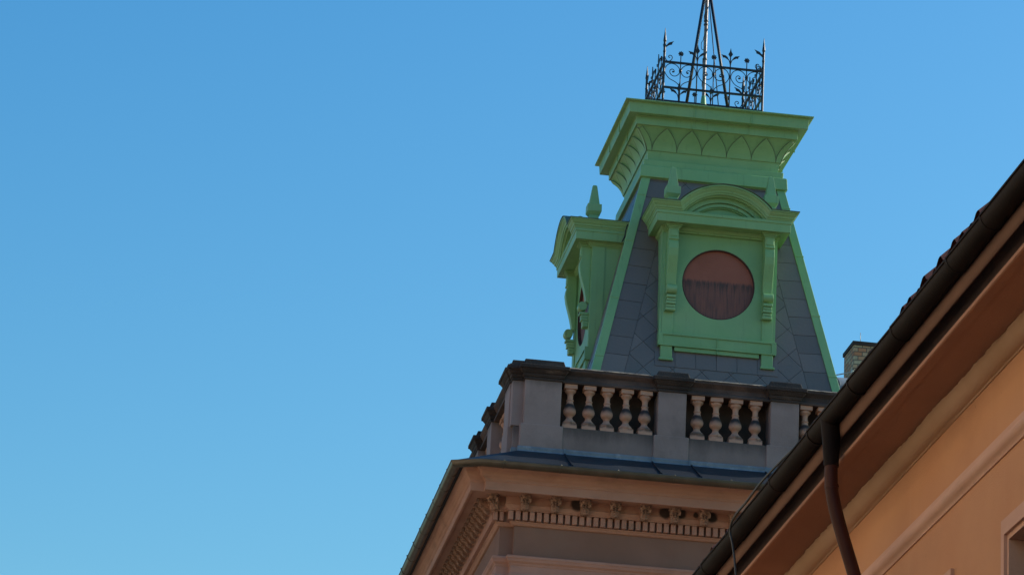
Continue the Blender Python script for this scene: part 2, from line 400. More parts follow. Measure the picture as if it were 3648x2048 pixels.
# gutter: half round trough with rolled bead
def gutter_profile(oc, zc, r, th=.004):
    pr = [(oc + r * math.cos(a), zc + r * math.sin(a)) for a in [math.pi + i * math.pi / 14 for i in range(15)]]
    bead = [(oc + r + .012 * math.cos(a), zc + .008 + .014 * math.sin(a)) for a in [-.6 + i * 2 * math.pi / 8 for i in range(6)]]
    inn = [(oc + (r - .012) * math.cos(a), zc + .004 + (r - .012) * math.sin(a)) for a in [2 * math.pi - i * math.pi / 14 for i in range(15)]]
    return pr + bead + inn
gu = MB(); gu.sweep(AO, gutter_profile(-.09, 16.10, .078), smooth=True)
gut = gu.build('gutter', 'zgutter', bld)
gj = MB()
def strap(cx_, cy_, ax):
    gj = MB()
    pr = [(.084 * math.cos(a), 16.10 + .084 * math.sin(a)) for a in [math.pi + k * math.pi / 12 for k in range(13)]]
    pr2 = [(.070 * math.cos(a), 16.10 + .070 * math.sin(a)) for a in [2 * math.pi - k * math.pi / 12 for k in range(13)]]
    if ax == 'x':
        gj.prism(pr + pr2, cx_ - .012, cx_ + .012, lambda p, q, t: (t, cy_ - p, q)); b = (cx_, cy_ - .085)
    else:
        gj.prism(pr + pr2, cy_ - .012, cy_ + .012, lambda p, q, t: (cx_ - p, t, q)); b = (cx_ - .085, cy_)
    gj.lathe([(.004, 16.10), (.012, 16.112), (.012, 16.124), (.004, 16.134)], 8, b)
    gj.build('gutter_strap', 'zgutter', gut)
for i in range(7): strap(-3.68 + .877 * i, -4.30, 'x')
for i in range(12): strap(-4.375, -3.6 + .9 * i, 'y')
# deck and the slate wing behind, on the right
dk = MB(); dk.box(UL + .2, 3.4, -VF + .2, BACK, 16.3, 16.62); dk.build('roof_deck', 'zinc', bld)
wg = MB(); wg.box(3.56, 16, -2.6, 9, 0, 17.2); wg.build('side_wing', 'frieze', bld)
rr = MB()
arc = [(-1.2, 17.2), (-.6, 18.4), (-.1, 19.2)] + [(1.6 - 1.5 * math.cos(a), 19.10 + .63 * math.sin(a)) for a in [i * math.pi / 24 for i in range(1, 13)]] + [(9, 19.4), (9, 17.2)]
rr.prism(arc, 2.2, 16, lambda p, q, t: (t, p, q))
for k in range(14):
    x = 2.55 + k * .45
    rr.tube([(x, p - .004, q + .01) for p, q in arc[:-2]], .012, 6)
rr.build('slate_wing_roof', 'roofgrey', bld)

# ------------------------------------------------------------------ balustrade
bal = empty('stone_balustrade', (CX, CY, 16.5), 'sandstone balustrade with sooty black caps around the foot of the green turret', 'balustrade')
Z0 = 16.5
V = 3.40; VRB = 3.28; UB = -3.43
def L(mb): return mb.shift((0, 0, -Z0))
path_b = [(UB, 6.5), (UB, -VRB), (-3.32, -VRB), (-3.32, -VRB - .001), (3.22, -VRB), (3.46, -VRB), (3.46, 6.5)]
pl = MB()
pl.sweep([(UB, 6.5), (UB, -VRB), (3.46, -VRB), (3.46, 6.5)], [(0, 16.5), (0, 17.0), (-.01, 17.015), (-.5, 17.02), (-.5, 16.5)])
pl.box(-2.72, -1.16, -V + .015, -3.0, 16.5, 17.03); pl.box(-.74, .63, -V + .015, -3.0, 16.5, 17.03); pl.box(1.06, 2.63, -V + .015, -3.0, 16.5, 17.03)
L(pl).build('plinth', 'plinth', bal, .008)
fl = MB()
fl.sweep([(UB, 6.5), (UB, -VRB), (-3.345, -VRB), (-3.345, -V), (3.22, -V), (3.46, -VRB), (3.46, 6.5)], [(.002, 16.5), (.03, 16.56), (.012, 16.60), (.018, 16.645), (.012, 16.665), (.002, 16.665)])
for x in (-2.62, -1.235, -.645, .56, 1.17):
    fl.box(x - .012, x + .012, -V - .028, -V - .002, 16.55, 16.672)
L(fl).build('lead_flashing', 'flash', bal)
def cap_boxes(mb, x0, x1, y0, y1):
    # bed mould, corona, top block; the footprint is the pier body
    mb.box(x0 - .018, x1 + .018, y0 - .018, y1 + .018, 17.75, 17.795)
    mb.frustum(x0 - .025, x1 + .025, y0 - .025, y1 + .025, 17.795, 17.85, -.018)
    mb.frustum(x0 - .045, x1 + .045, y0 - .045, y1 + .045, 17.85, 17.915, -.045)
    mb.box(x0 - .105, x1 + .105, y0 - .105, y1 + .105, 17.915, 17.982)
    mb.frustum(x0 - .045, x1 + .045, y0 - .045, y1 + .045, 17.985, 18.085, .03)
def pier(x0, x1, y0, y1, px, py, main=True):
    b = MB(); b.box(x0, x1, y0, y1, 17.02, 17.76)
    b.box(x0 - px, x1 + px, y0 - py, y1 + .02, 16.5, 17.035)
    o = L(b).build('pier', 'pier', bal, .012)
    c = MB(); cap_boxes(c, x0, x1, y0, y1)
    L(c).build('cap', 'capstone', o, .012)
    return o
pier(-3.29, -2.71, -V, -3.02, .045, .012)
pier(-1.175, -.727, -V, -3.02, .055, .012)
pier(.622, 1.077, -V, -3.02, .055, .012)
pier(2.61, 3.19, -V, -3.02, .045, .012)
# recessed corner block and the return piers on the left flank
def lpier(y0, y1, u0=-3.49):
    b = MB(); b.box(u0, -3.2, y0, y1, 17.02, 17.76); b.box(u0 - .012, -3.2, y0 - .05, y1 + .05, 16.5, 17.035)
    o = L(b).build('pier', 'pier', bal, .012)
    c = MB(); cap_boxes(c, u0, -3.2, y0, y1); L(c).build('cap', 'capstone', o, .012)
b = MB(); b.box(-3.47, -3.24, -VRB, -2.9, 17.02, 17.76)
o = L(b).build('pier', 'pier', bal, .012)
c = MB(); cap_boxes(c, -3.47, -3.1, -VRB, -2.8); L(c).build('cap', 'capstone', o, .012)
lpier(-3.10, -2.55); lpier(-.95, -.50); lpier(.72, 1.17); lpier(2.7, 3.2); lpier(4.8, 5.3)
def rail(a, b, axis, fix):
    pr = [(.17, 17.748), (-.185, 17.748), (-.185, 17.785), (-.165, 17.80), (-.15, 17.81), (-.15, 17.885), (-.165, 17.90), (-.185, 17.925), (-.205, 17.945), (-.205, 17.98), (-.13, 18.02), (.13, 18.02), (.205, 17.98), (.205, 17.93), (.17, 17.9)]
    mb = MB()
    if axis == 'x': mb.prism(pr, a, b, lambda p, q, t: (t, fix + p, q))
    else: mb.prism(pr, a, b, lambda p, q, t: (fix + p, t, q))
    o = L(mb).build('handrail', 'railstone', bal, .006)
    le = MB()                                          # lichen on the weathered top edge
    top = [(-.208, 17.982), (-.134, 18.022), (.134, 18.022), (.134, 18.027), (-.136, 18.027), (-.212, 17.988)]
    if axis == 'x': le.prism(top, a, b, lambda p, q, t: (t, fix + p, q))
    else: le.prism(top, a, b, lambda p, q, t: (fix + p, t, q))
    L(le).build('ledge', 'lichen', o)
FX = -3.2
rail(-2.72, -1.165, 'x', FX); rail(-.737, .632, 'x', FX); rail(1.067, 2.62, 'x', FX)
FU = -3.27
rail(-2.56, -.94, 'y', FU); rail(-.51, .73, 'y', FU); rail(1.16, 2.71, 'y', FU); rail(3.19, 4.81, 'y', FU)
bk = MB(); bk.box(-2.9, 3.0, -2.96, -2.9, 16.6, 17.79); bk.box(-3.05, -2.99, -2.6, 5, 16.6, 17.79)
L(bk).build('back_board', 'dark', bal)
def baluster_mesh():
    b = MB()
    b.box(-.112, .112, -.112, .112, 0, .082)
    b.lathe([(.095, .08), (.108, .092), (.112, .108), (.108, .124), (.095, .134), (.092, .142), (.082, .15), (.062, .172), (.05, .195), (.048, .215), (.056, .225), (.056, .236), (.062, .242), (.083, .262), (.097, .29), (.101, .32), (.096, .352), (.083, .39), (.066, .43), (.054, .465), (.048, .495), (.056, .50), (.058, .512), (.056, .522), (.046, .528), (.044, .56), (.047, .60), (.055, .625), (.075, .645), (.088, .66), (.09, .675), (.086, .688), (.08, .70)], 24)
    b.box(-.1, .1, -.1, .1, .695, .772)
    return b
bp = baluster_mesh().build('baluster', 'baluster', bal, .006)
first = True
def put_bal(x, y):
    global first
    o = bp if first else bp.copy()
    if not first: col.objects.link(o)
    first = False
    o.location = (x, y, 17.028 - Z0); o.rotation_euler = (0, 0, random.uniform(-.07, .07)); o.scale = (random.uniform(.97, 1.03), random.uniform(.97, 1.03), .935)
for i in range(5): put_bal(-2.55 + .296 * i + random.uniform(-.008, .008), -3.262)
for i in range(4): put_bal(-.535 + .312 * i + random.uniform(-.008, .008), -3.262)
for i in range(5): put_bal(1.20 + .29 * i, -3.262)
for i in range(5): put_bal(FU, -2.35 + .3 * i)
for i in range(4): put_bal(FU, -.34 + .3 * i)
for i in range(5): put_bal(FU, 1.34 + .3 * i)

# ------------------------------------------------------------------ green roof turret
tur = empty('roof_turret', (CX, CY, 16.6), 'square mansard roof turret with grey slates, green painted cornice and blank clock dormers', 'turret')
TZ = 16.6
def T(mb): return mb.shift((0, 0, -TZ))
TZ0, TZ1, TW0, TW1 = 16.7, 22.17, 2.405, 1.175        # slate pyramid
def hw(z): return TW0 + (TW1 - TW0) * (z - TZ0) / (TZ1 - TZ0)
core = MB(); core.frustum(-TW0, TW0, -TW0, TW0, TZ0, TZ1, TW0 - TW1)
SL = math.hypot(TZ1 - TZ0, TW0 - TW1); NZ, NV = (TW0 - TW1) / SL, (TZ1 - TZ0) / SL
def clip(poly, n, d):                                  # keep n.p <= d
    out = []
    for i in range(len(poly)):
        a, b = poly[i], poly[(i + 1) % len(poly)]
        da = n[0] * a[0] + n[1] * a[1] - d; db = n[0] * b[0] + n[1] * b[1] - d
        if da <= 0: out.append(a)
        if (da < 0) != (db < 0) and abs(da - db) > 1e-12:
            t = da / (da - db); out.append((a[0] + (b[0] - a[0]) * t, a[1] + (b[1] - a[1]) * t))
    return out
def inset(poly, g):
    ar_ = sum(poly[i][0] * poly[(i + 1) % len(poly)][1] - poly[(i + 1) % len(poly)][0] * poly[i][1] for i in range(len(poly)))
    if abs(ar_) < .002: return []
    if ar_ < 0: poly = poly[::-1]
    out = poly
    for i in range(len(poly)):
        a, b = poly[i], poly[(i + 1) % len(poly)]
        dx, dy = b[0] - a[0], b[1] - a[1]; l = math.hypot(dx, dy)
        if l < 1e-6: continue
        n = (dy / l, -dx / l); out = clip(out, n, n[0] * a[0] + n[1] * a[1] - g)
        if len(out) < 3: return []
    return out
def slates():                                          # polygons in (u, t): t runs up the slope from the foot
    polys = []; inn = .50
    k = (TW0 - TW1) / SL
    def edge(t): return TW0 - k * t
    bounds = [((1, k), TW0 - inn), ((-1, k), TW0 - inn), ((0, 1), SL), ((0, -1), 0)]
    step = .342
    for s in (-1, 1):
        n = int(SL / step) + 2
        for i in range(-1, n):
            t0 = i * step + .06; t1 = t0 + step
            q = [(s * (edge(t0) - inn), t0), (s * edge(t0), t0 + .02), (s * edge(t1), t1 + .02), (s * (edge(t1) - inn), t1)]
            q = clip(clip(q, (0, 1), SL), (0, -1), 0)
            if len(q) > 2: polys.append(q)
    d = .34; h = d * math.sqrt(.5)
    dz = (18.62 - TZ0) / NV                              # a straight course below the dormer
    for i in range(-30, 31):
        for j in range(0, 60):
            c = ((i - j % 2 * 0) * h, j * h)
            if (i + j) % 2: continue
            q = [(c[0], c[1] - h), (c[0] + h, c[1]), (c[0], c[1] + h), (c[0] - h, c[1])]
            for n_, dd in bounds:
                q = clip(q, n_, dd)
                if len(q) < 3: break
            if len(q) < 3: continue
            if all(abs(x) < .95 and dz < y < dz + 3 for x, y in q): continue
            polys.append(q)
    return polys, dz
POLY, DZ = slates()
def face_pt(u, t, off):                                # front face (outward is -y)
    v = TW0 - (TW0 - TW1) * t / SL + NV * off; z = TZ0 + (TZ1 - TZ0) * t / SL + NZ * off
    return (u, -v, z)
sl_ = MB()
for side in range(4):
    rnd = random.Random(side + 11); st0 = len(sl_.v)
    for q in POLY:
        p = inset(q, .003)
        if len(p) < 3: continue
        cu = sum(a[0] for a in p) / len(p); ct = sum(a[1] for a in p) / len(p)
        tx, ty = rnd.uniform(-.006, .006), rnd.uniform(-.012, .0)
        n = len(p)
        top = [face_pt(a, b, .018 + (a - cu) * tx + (b - ct) * ty) for a, b in p]; bot = [face_pt(a, b, .002) for a, b in p]
        sl_.add(top + bot, [list(range(n))] + [(i, n + i, n + (i + 1) % n, (i + 1) % n) for i in range(n)])
    for i in range(6):                                  # straight course with upright joints
        x0 = -1.02 + i * .34
        q = inset([(x0, DZ + .0), (x0 + .34, DZ + .0), (x0 + .34, DZ + .33), (x0, DZ + .33)], .005)
        n = len(q); top = [face_pt(a, b, .027) for a, b in q]; bot = [face_pt(a, b, .004) for a, b in q]
        sl_.add(top + bot, [list(range(n))] + [(i_, n + i_, n + (i_ + 1) % n, (i_ + 1) % n) for i_ in range(n)])
    sl_.rot(side * math.pi / 2, st0)
T(core).build('roof_core', 'dark', tur)
T(sl_).build('slate_cladding', 'slate', tur, weld=False)
for kx, ky in ((-1, -1), (1, -1), (1, 1), (-1, 1)):
    hp = MB(); wd, th = .105, .04
    prof = lambda h: [(0, 0)]
    vs = []
    for z in (TZ0, TZ1):
        h = hw(z)
        vs += [(kx * (h - wd), ky * (h + .02 + 0), z), (kx * (h - wd), ky * (h + th), z), (kx * (h + th), ky * (h + th), z), (kx * (h + th), ky * (h - wd), z), (kx * (h + .02), ky * (h - wd), z), (kx * (h - .02), ky * (h - .02), z)]
    hp.add(vs, [(i, (i + 1) % 6, 6 + (i + 1) % 6, 6 + i) for i in range(6)] + [(5, 4, 3, 2, 1, 0), (6, 7, 8, 9, 10, 11)])
    for zz in (17.6, 18.7, 19.8, 20.9, 21.8):
        h = hw(zz)
        hp.box(min(kx * (h - wd), kx * (h + th + .004)), max(kx * (h - wd), kx * (h + th + .004)), min(ky * (h + th - .01), ky * (h + th + .004)), max(ky * (h + th - .01), ky * (h + th + .004)), zz, zz + .03)
    T(hp).build('hip_flashing', 'green', tur, .010)
SQ = [(-1, 1), (-1, -1), (1, -1), (1, 1)]
def ring(mb, prof, cut=.4): mb.sweep([(a * cut, b * cut) for a, b in SQ], [(o - cut, z) for o, z in prof], closed=True)
bl = MB()
ring(bl, [(.8, 22.13), (1.19, 22.13), (1.20, 22.158), (1.258, 22.158), (1.246, 22.365), (1.235, 22.372), (1.19, 22.376), (1.194, 22.49), (1.115, 22.50), (.8, 22.5)])
T(bl).build('frieze_block', 'green', tur, .014)
def cav(t): return 1.112 + .045 * t + .20 * t ** 2.6, 22.49 + .56 * t
cv = MB()
ring(cv, [(.8, 22.48)] + [cav(i / 14) for i in range(15)] + [(.8, 23.05)])
for f in range(len(cv.s)): cv.s[f] = True
st0 = len(cv.v)
cavo = T(cv).build('cavetto', 'green', tur)
lv = MB(); le = MB()
for side in range(4):
    st0 = len(lv.v); st1 = len(le.v)
    for c in (-.848, -.424, 0, .424, .848, -1.272, 1.272):
        rows, cols = 12, 8; vs = []; 
        for i in range(rows + 1):
            s = i / rows; t = .33 + .60 * s
            h = .207 * (1 - s ** 2.3) + .0015
            w0, z = cav(t); lim = w0 + .05 * s * s
            for j in range(cols + 1):
                a = -1 + 2 * j / cols
                u = max(-lim, min(lim, c + a * h))
                vs.append((u, -(w0 + .014 + .030 * s ** 2 + .004 * (1 - a * a)), z))
        n = cols + 1
        fs = [(i * n + j, i * n + j + 1, (i + 1) * n + j + 1, (i + 1) * n + j) for i in range(rows) for j in range(cols)]
        lv.add(vs, fs, True)
        rim = [i * n for i in range(rows + 1)] + [i * n + cols for i in range(rows, -1, -1)]
        outer = [vs[i] for i in rim]; innr = []
        for i in rim:
            s = (i // n) / rows; w0, z = cav(.33 + .60 * s); innr.append((vs[i][0], -(w0 - .004), z))
        k = len(rim)
        le.tube([(x, y + .004, z) for x, y, z in outer], .0055, 5)
        lv.add(outer + innr, [(i, i + 1, k + i + 1, k + i) for i in range(k - 1)])
    lv.rot(side * math.pi / 2, st0); le.rot(side * math.pi / 2, st1)
T(lv).build('leaf_ornament', 'green', cavo, weld=False); T(le).build('leaf_edge', 'drip', cavo, weld=False)
cr = MB()
ring(cr, [(.8, 23.045), (1.33, 23.045), (1.372, 23.035), (1.378, 23.037), (1.384, 23.19), (1.39, 23.192), (1.505, 23.188), (1.512, 23.182), (1.522, 23.184), (1.535, 23.355), (1.54, 23.362), (1.59, 23.366), (1.604, 23.375), (1.603, 23.392), (1.55, 23.405), (.9, 23.55), (.8, 23.55)])
cro = T(cr).build('crown_cornice', 'green', tur, .005)
for side in range(4):                                  # seams of the sheet metal
    for x in (-.42, .55):
        js = MB(); js.box(x - .008, x + .008, -1.541, -1.50, 23.186, 23.36); js.rot(side * math.pi / 2); T(js).build('sheet_seam', 'green', cro)
        js = MB(); js.box(x - .02, x - .004, -1.392, -1.36, 23.04, 23.19); js.rot(side * math.pi / 2); T(js).build('sheet_seam', 'green', cro)
ct = MB()                                              # low pyramid on top, slightly dented sheet
nn = 14; vs = []; rnd = random.Random(5)
for i in range(nn + 1):
    for j in range(nn + 1):
        x = -1.57 + 3.14 * i / nn; y = -1.57 + 3.14 * j / nn; d = max(abs(x), abs(y))
        vs.append((x, y, 23.398 + (1.57 - d) * .22 + (rnd.uniform(-.008, .012) if d < 1.5 else 0)))
ct.add(vs, [(i * (nn + 1) + j, (i + 1) * (nn + 1) + j, (i + 1) * (nn + 1) + j + 1, i * (nn + 1) + j + 1) for i in range(nn) for j in range(nn)], True)
for k in range(9):                                     # crumpled sheet at the near left corner of the top
    x = -1.0 + k * .055 + rnd.uniform(-.02, .02); y = -1.12 + rnd.uniform(-.05, .05)
    ct.lathe([(.004, 23.46), (.05 + rnd.uniform(0, .03), 23.47), (.04, 23.50 + rnd.uniform(0, .02)), (.003, 23.525 + rnd.uniform(0, .02))], 6, (x, y))
T(ct).build('top_sheet', 'green', tur)

# ---- dormer (front), copied to the left face
PV = 1.93
dm = MB()
def fy(p, q, t): return (p, -t, q)
RC = .605
def body_face():
    # front sheet with a round hole
    n = 48; hole = [(RC * math.cos(2 * math.pi * k / n), 20.13 + RC * math.sin(2 * math.pi * k / n)) for k in range(n)]
    out = []
    for k in range(n):
        a = 2 * math.pi * k / n; c, s = math.cos(a), math.sin(a)
        tx = .93 / abs(c) if abs(c) > 1e-6 else 1e9
        tz = ((21.2 - 20.13) if s > 0 else (20.13 - 18.98)) / abs(s) if abs(s) > 1e-6 else 1e9
        t = min(tx, tz); out.append((c * t, 20.13 + s * t))
    vs = [(p[0], -PV, p[1]) for p in hole] + [(p[0], -PV, p[1]) for p in out] + [(p[0], -PV + .09, p[1]) for p in hole]
    fs = [(k, (k + 1) % n, n + (k + 1) % n, n + k) for k in range(n)] + [(k, 2 * n + k, 2 * n + (k + 1) % n, (k + 1) % n) for k in range(n)]
    dm.add(vs, fs)
body_face()
for s in (-1, 1):
    dm.box(*sorted((s * .925, s * .945)), -PV - .018, -1.2, 18.98, 21.2)
dm.box(-.92, .92, -PV + .001, -1.3, 21.06, 21.12)
for s in (-1, 1):
    dm.box(*sorted((s * .944, s * .962)), -1.95, -1.735, 19.2, 20.96)
    dm.box(*sorted((s * .944, s * .968)), -1.97, -1.66, 19.15, 19.21); dm.box(*sorted((s * .944, s * .968)), -1.97, -1.66, 18.98, 19.03)
dormer = T(dm).build('dormer', 'green', tur)
def sub(mb, name, mat, bev=0.005): return T(mb).build(name, mat, dormer, bev)
cb = MB(); n = 48
cb.add([(RC * 1.02 * math.cos(2 * math.pi * k / n), -PV + .055, 20.13 + RC * 1.02 * math.sin(2 * math.pi * k / n)) for k in range(n)], [list(range(n))])
cbo = sub(cb, 'clock_board', 'clock', 0); cbo.location = (0, 0, TZ); cbo.data.transform(Matrix.Translation((0, 0, TZ))); cbo.location = (0, 0, -TZ)
cbo.data.transform(Matrix.Translation((0, 0, 0)))
rm = MB()
for k in range(n):
    a0, a1 = 2 * math.pi * k / n, 2 * math.pi * (k + 1) / n
rm.sweep([((RC - .001) * math.cos(-2 * math.pi * k / n), (RC - .001) * math.sin(-2 * math.pi * k / n)) for k in range(n)], [(0, 0), (0, .052), (.014, .052), (.014, 0)], closed=True)
rm.v = [(x, -PV + .052 - z + .0, 20.13 + y) for x, y, z in rm.v]
sub(rm, 'clock_rim', 'rim', 0)
for s in (-1, 1):
    fr = MB()
    x0, x1 = sorted((s * .735, s * .925))
    fr.box(x0, x1, -1.955, -PV + .001, 18.98, 21.13)
    fr.box(x0 - (.0 if s > 0 else .012), x1 + (.012 if s > 0 else 0), -1.965, -1.6, 21.06, 21.135)
    fo = sub(fr, 'pilaster', 'green', .014)
    cs = MB(); a, b = s * .80 - .081, s * .80 + .081
    Bz = 20.975
    pr = [(1.953, Bz), (2.12, Bz), (2.12, 20.81), (2.138, 20.805), (2.138, 20.775), (2.112, 20.77), (2.135, 20.70), (2.142, 20.62), (2.125, 20.50), (2.085, 20.36), (2.045, 20.22), (2.02, 20.10), (2.01, 20.03), (1.953, 19.98)]
    cs.prism(pr, a, b, lambda p, q, t: (t, -p, q))
    cs.box(a + .02, b - .02, -2.132, -2.10, 20.83, 20.95)
    cs.prism([(2.06 + .075 * math.cos(k * math.pi / 10), 19.93 + .078 * math.sin(k * math.pi / 10)) for k in range(20)], a - .004, b + .004, lambda p, q, t: (t, -p, q), True)
    for k in range(5):                                  # hanging leaf below the scroll
        zz = 19.83 - k * .05
        cs.box(a + .004 + .006 * (k % 2), b - .004 - .006 * (k % 2), -(2.105 - .014 * k) + .012 * (k % 2), -1.955, zz - .047, zz)
    cs.box(a - .01, b + .002, -2.045, -1.955, 19.575, 19.592)
    T(cs).build('console', 'green', dormer, .009)
    cp = MB()
    ca, cb_ = s * .80 - .085, s * .80 + .085
    for o, z0, z1 in ((.012, 20.965, 20.985), (.03, 20.985, 21.01), (.055, 21.01, 21.038)):
        cp.box(ca - o, cb_ + o, -2.12 - o, -1.9, z0, z1)
    T(cp).build('capital', 'green', dormer, .006)
    ft = MB()
    ft.box(*sorted((s * .735, s * .93)), -1.985, -1.7, 18.775, 19.0); ft.box(*sorted((s * .72, s * .955)), -2.015, -1.75, 18.735, 18.78)
    T(ft).build('foot', 'green', dormer, .012)
si = MB()
si.box(-.965, .965, -1.985, -1.75, 18.985, 19.205)
si.box(-.975, .975, -2.005, -1.75, 19.178, 19.208); si.box(-.975, .975, -2.005, -1.75, 18.985, 19.015)
for s in (-1, 1): si.box(*sorted((s * .90, s * .975)), -2.005, -1.75, 19.015, 19.178)
si.box(-.70, .70, -1.975, -1.75, 18.915, 18.986)
si.box(-.006, .004, -2.008, -1.9, 18.92, 19.206)
T(si).build('sill', 'green', dormer, .009)
# entablature
PB = 2.09; HW = .945
base = [(-HW, -1.2), (-HW, -PB), (HW, -PB), (HW, -1.2)]
en = MB()
base0 = [(-HW, -1.2), (-HW, -1.97), (HW, -1.97), (HW, -1.2)]
en.sweep(base0, [(-.1, 20.945), (.01, 20.955), (.015, 20.975), (.035, 20.985), (.05, 21.01), (.055, 21.045), (-.1, 21.045)])
en.sweep(base, [(-.45, 21.038), (.135, 21.038), (.145, 21.030), (.165, 21.030), (.168, 21.165), (.182, 21.17), (.182, 21.222), (-.45, 21.222)])
T(en).build('entablature', 'green', dormer, .004)
CYM = [(o, z - .012) for o, z in [(-.45, 21.232), (.19, 21.232), (.195, 21.245), (.198, 21.258), (.213, 21.262), (.222, 21.29), (.248, 21.318), (.262, 21.345), (.278, 21.350), (.280, 21.372), (.268, 21.38), (-.45, 21.40)]]
for base_ in ([(-HW, -1.2), (-HW, -PB), (-.80, -PB)], [(.80, -PB), (HW, -PB), (HW, -1.2)]):
    cy_ = MB(); cy_.sweep(base_, CYM); T(cy_).build('cyma_moulding', 'green', dormer, .003)
# segmental pediment: the same moulding rises over the middle
ped = MB(); RO, ZC = 1.02, 20.708
def arcpts(r, half, n=26):
    a = math.asin(min(1, half / r)); return [(r * math.sin(-a + 2 * a * k / n), ZC + r * math.cos(-a + 2 * a * k / n)) for k in range(n + 1)]
RI = RO - .158; HI = math.sqrt(RI ** 2 - (21.22 - ZC) ** 2); A = math.asin(HI / RI)
pp = [(-.805, 21.22)] + arcpts(RI, HI, 30) + [(.805, 21.22)]
prof = [(0, 1.75)] + [(z - 21.22, PB + o + .001) for o, z in CYM[1:-1]] + [(.148, 1.75)]
prof[1:1] = [(-.022, 1.75), (-.022, PB + .145), (-.008, PB + .15), (0, PB + .165)]
prof = prof[1:]
vs = []
for q in range(len(pp)):
    a = Vector(pp[max(q - 1, 0)]); b = Vector(pp[q]); c = Vector(pp[min(q + 1, len(pp) - 1)])
    d0 = (b - a).normalized() if q else (c - b).normalized(); d1 = (c - b).normalized() if q < len(pp) - 1 else d0
    n0, n1 = Vector((-d0.y, d0.x)), Vector((-d1.y, d1.x)); mi = n0 + n1; mi = mi / mi.dot(n0)
    for dr, v in prof: vs.append((b.x + mi.x * dr, -v, b.y + mi.y * dr))
k = len(prof)
ped.add(vs, [(i * k + q, (i + 1) * k + q, (i + 1) * k + (q + 1) % k, i * k + (q + 1) % k) for i in range(len(pp) - 1) for q in range(k)])
ped.add(vs[:k], [list(range(k))]); ped.add(vs[-k:], [list(range(k))])
# flat band with lunette opening
def band(r0, h0, r1, h1, z0, v0, v1):
    o = [(-h0, z0)] + [p for p in arcpts(r0, h0) if p[1] > z0] + [(h0, z0)]
    i = [(-h1, z0)] + [p for p in arcpts(r1, h1) if p[1] > z0] + [(h1, z0)]
    n = min(len(o), len(i))
    def res(l, n): return [l[int(round(q * (len(l) - 1) / (n - 1)))] for q in range(n)]
    o, i = res(o, n), res(i, n)
    vs = [(p[0], -v1, p[1]) for p in o] + [(p[0], -v1, p[1]) for p in i] + [(p[0], -v0, p[1]) for p in i]
    ped.add(vs, [(q, q + 1, n + q + 1, n + q) for q in range(n - 1)] + [(n + q, n + q + 1, 2 * n + q + 1, 2 * n + q) for q in range(n - 1)])
band(.872, .72, .765, .57, 21.19, 1.90, PB + .075)
band(.785, .60, .735, .53, 21.19, 1.90, PB + .03)
band(.745, .55, .70, .48, 21.19, 1.88, PB + .05)
band(.72, .52, .68, .46, 21.19, 1.86, PB + .015)
ped.add([(p[0], -(PB - .02), p[1]) for p in [(-.62, 21.19)] + arcpts(.80, .60) + [(.62, 21.19)]], [list(range(29))])
T(ped).build('pediment', 'green', dormer)
rf = MB()                                              # thin weathered roof sheet with a drip edge
poly = [(-1.235, 21.370), (-.765, 21.374)] + arcpts(RO + .004, .76) + [(.765, 21.374), (1.235, 21.370)]
under = [(x, z - .012) for x, z in reversed(poly)]
rf.prism(poly + under, .9, PB + .292, lambda p, q, t: (p, -t, q))
T(rf).build('dormer_roof', 'drip', dormer)
for s in (-1, 1):
    pn = MB(); c = s * .822; yv = -1.94
    def sq(z0, z1, h0, h1):
        pn.add([(c + a * h, yv + b * h, z) for z, h in ((z0, h0), (z1, h1)) for a, b in ((-1, -1), (1, -1), (1, 1), (-1, 1))], [(3, 2, 1, 0), (4, 5, 6, 7)] + [(i, (i + 1) % 4, 4 + (i + 1) % 4, 4 + i) for i in range(4)])
    sq(21.26, 21.44, .10, .10); sq(21.44, 21.48, .10, .075); sq(21.48, 21.545, .078, .078); sq(21.545, 21.60, .08, .118); sq(21.60, 21.73, .118, .118); sq(21.73, 21.738, .118, .086); sq(21.738, 22.08, .086, .036); sq(22.08, 22.10, .036, .003)
    T(pn).build('obelisk_finial', 'green', dormer, .010)
d2 = copy_tree(dormer, tur); d2.rotation_euler = (0, 0, R(-90)); d2.scale = (.93, 1, 1)
# cables hanging at the left hip
wr = MB()
wr.tube(bezier([(-1.3, -1.05, 21.55), (-1.42, -1.12, 21.3), (-1.46, -1.15, 21.1), (-1.5, -1.2, 21.0)]), .01, 6)
wr.tube(bezier([(-1.3, -.95, 21.55), (-1.40, -1.08, 21.2), (-1.50, -1.1, 21.0)]), .008, 6)
T(wr).build('cable', 'cable', tur)

# ------------------------------------------------------------------ wrought-iron cresting on top
crs = empty('iron_cresting', (CX, CY, 23.45), 'square black wrought iron railing with hearts and flowers on top of the turret', 'railing')
CZ = 23.45; CW = .86
def K(mb): return mb.shift((0, 0, -CZ))
pst0 = None
for a, b in ((-1, -1), (1, -1), (1, 1), (-1, 1)):
    if pst0 is None:
        p = MB()
        p.tube([(0, 0, 23.5), (0, 0, 24.80)], .021, 10); p.lathe([(.021, 24.79), (.029, 24.81), (.026, 24.84), (.016, 24.93), (.003, 25.05)], 10)
        p.lathe([(.021, 24.60), (.026, 24.605), (.026, 24.625), (.021, 24.63)], 10)
        po = K(p).build('corner_post', 'iron', crs); pst0 = po
    else:
        po = pst0.copy(); col.objects.link(po)
    po.location = (a * CW, b * CW, 0)
pm = MB()
for z, r in ((24.43, .0165), (23.965, .0165), (23.70, .015)):
    pm.box(-CW, CW, -CW - r, -CW + r, z - r, z + r)
ST = [-.573, -.2867, 0, .2867, .573]
for i, x in enumerate(ST):
    pm.tube([(x, -CW, 23.70), (x, -CW, 24.57 if i % 2 == 0 else 24.62)], .009 if i % 2 == 0 else .011, 6)
panel = K(pm).build('railing_panel', 'iron', crs)
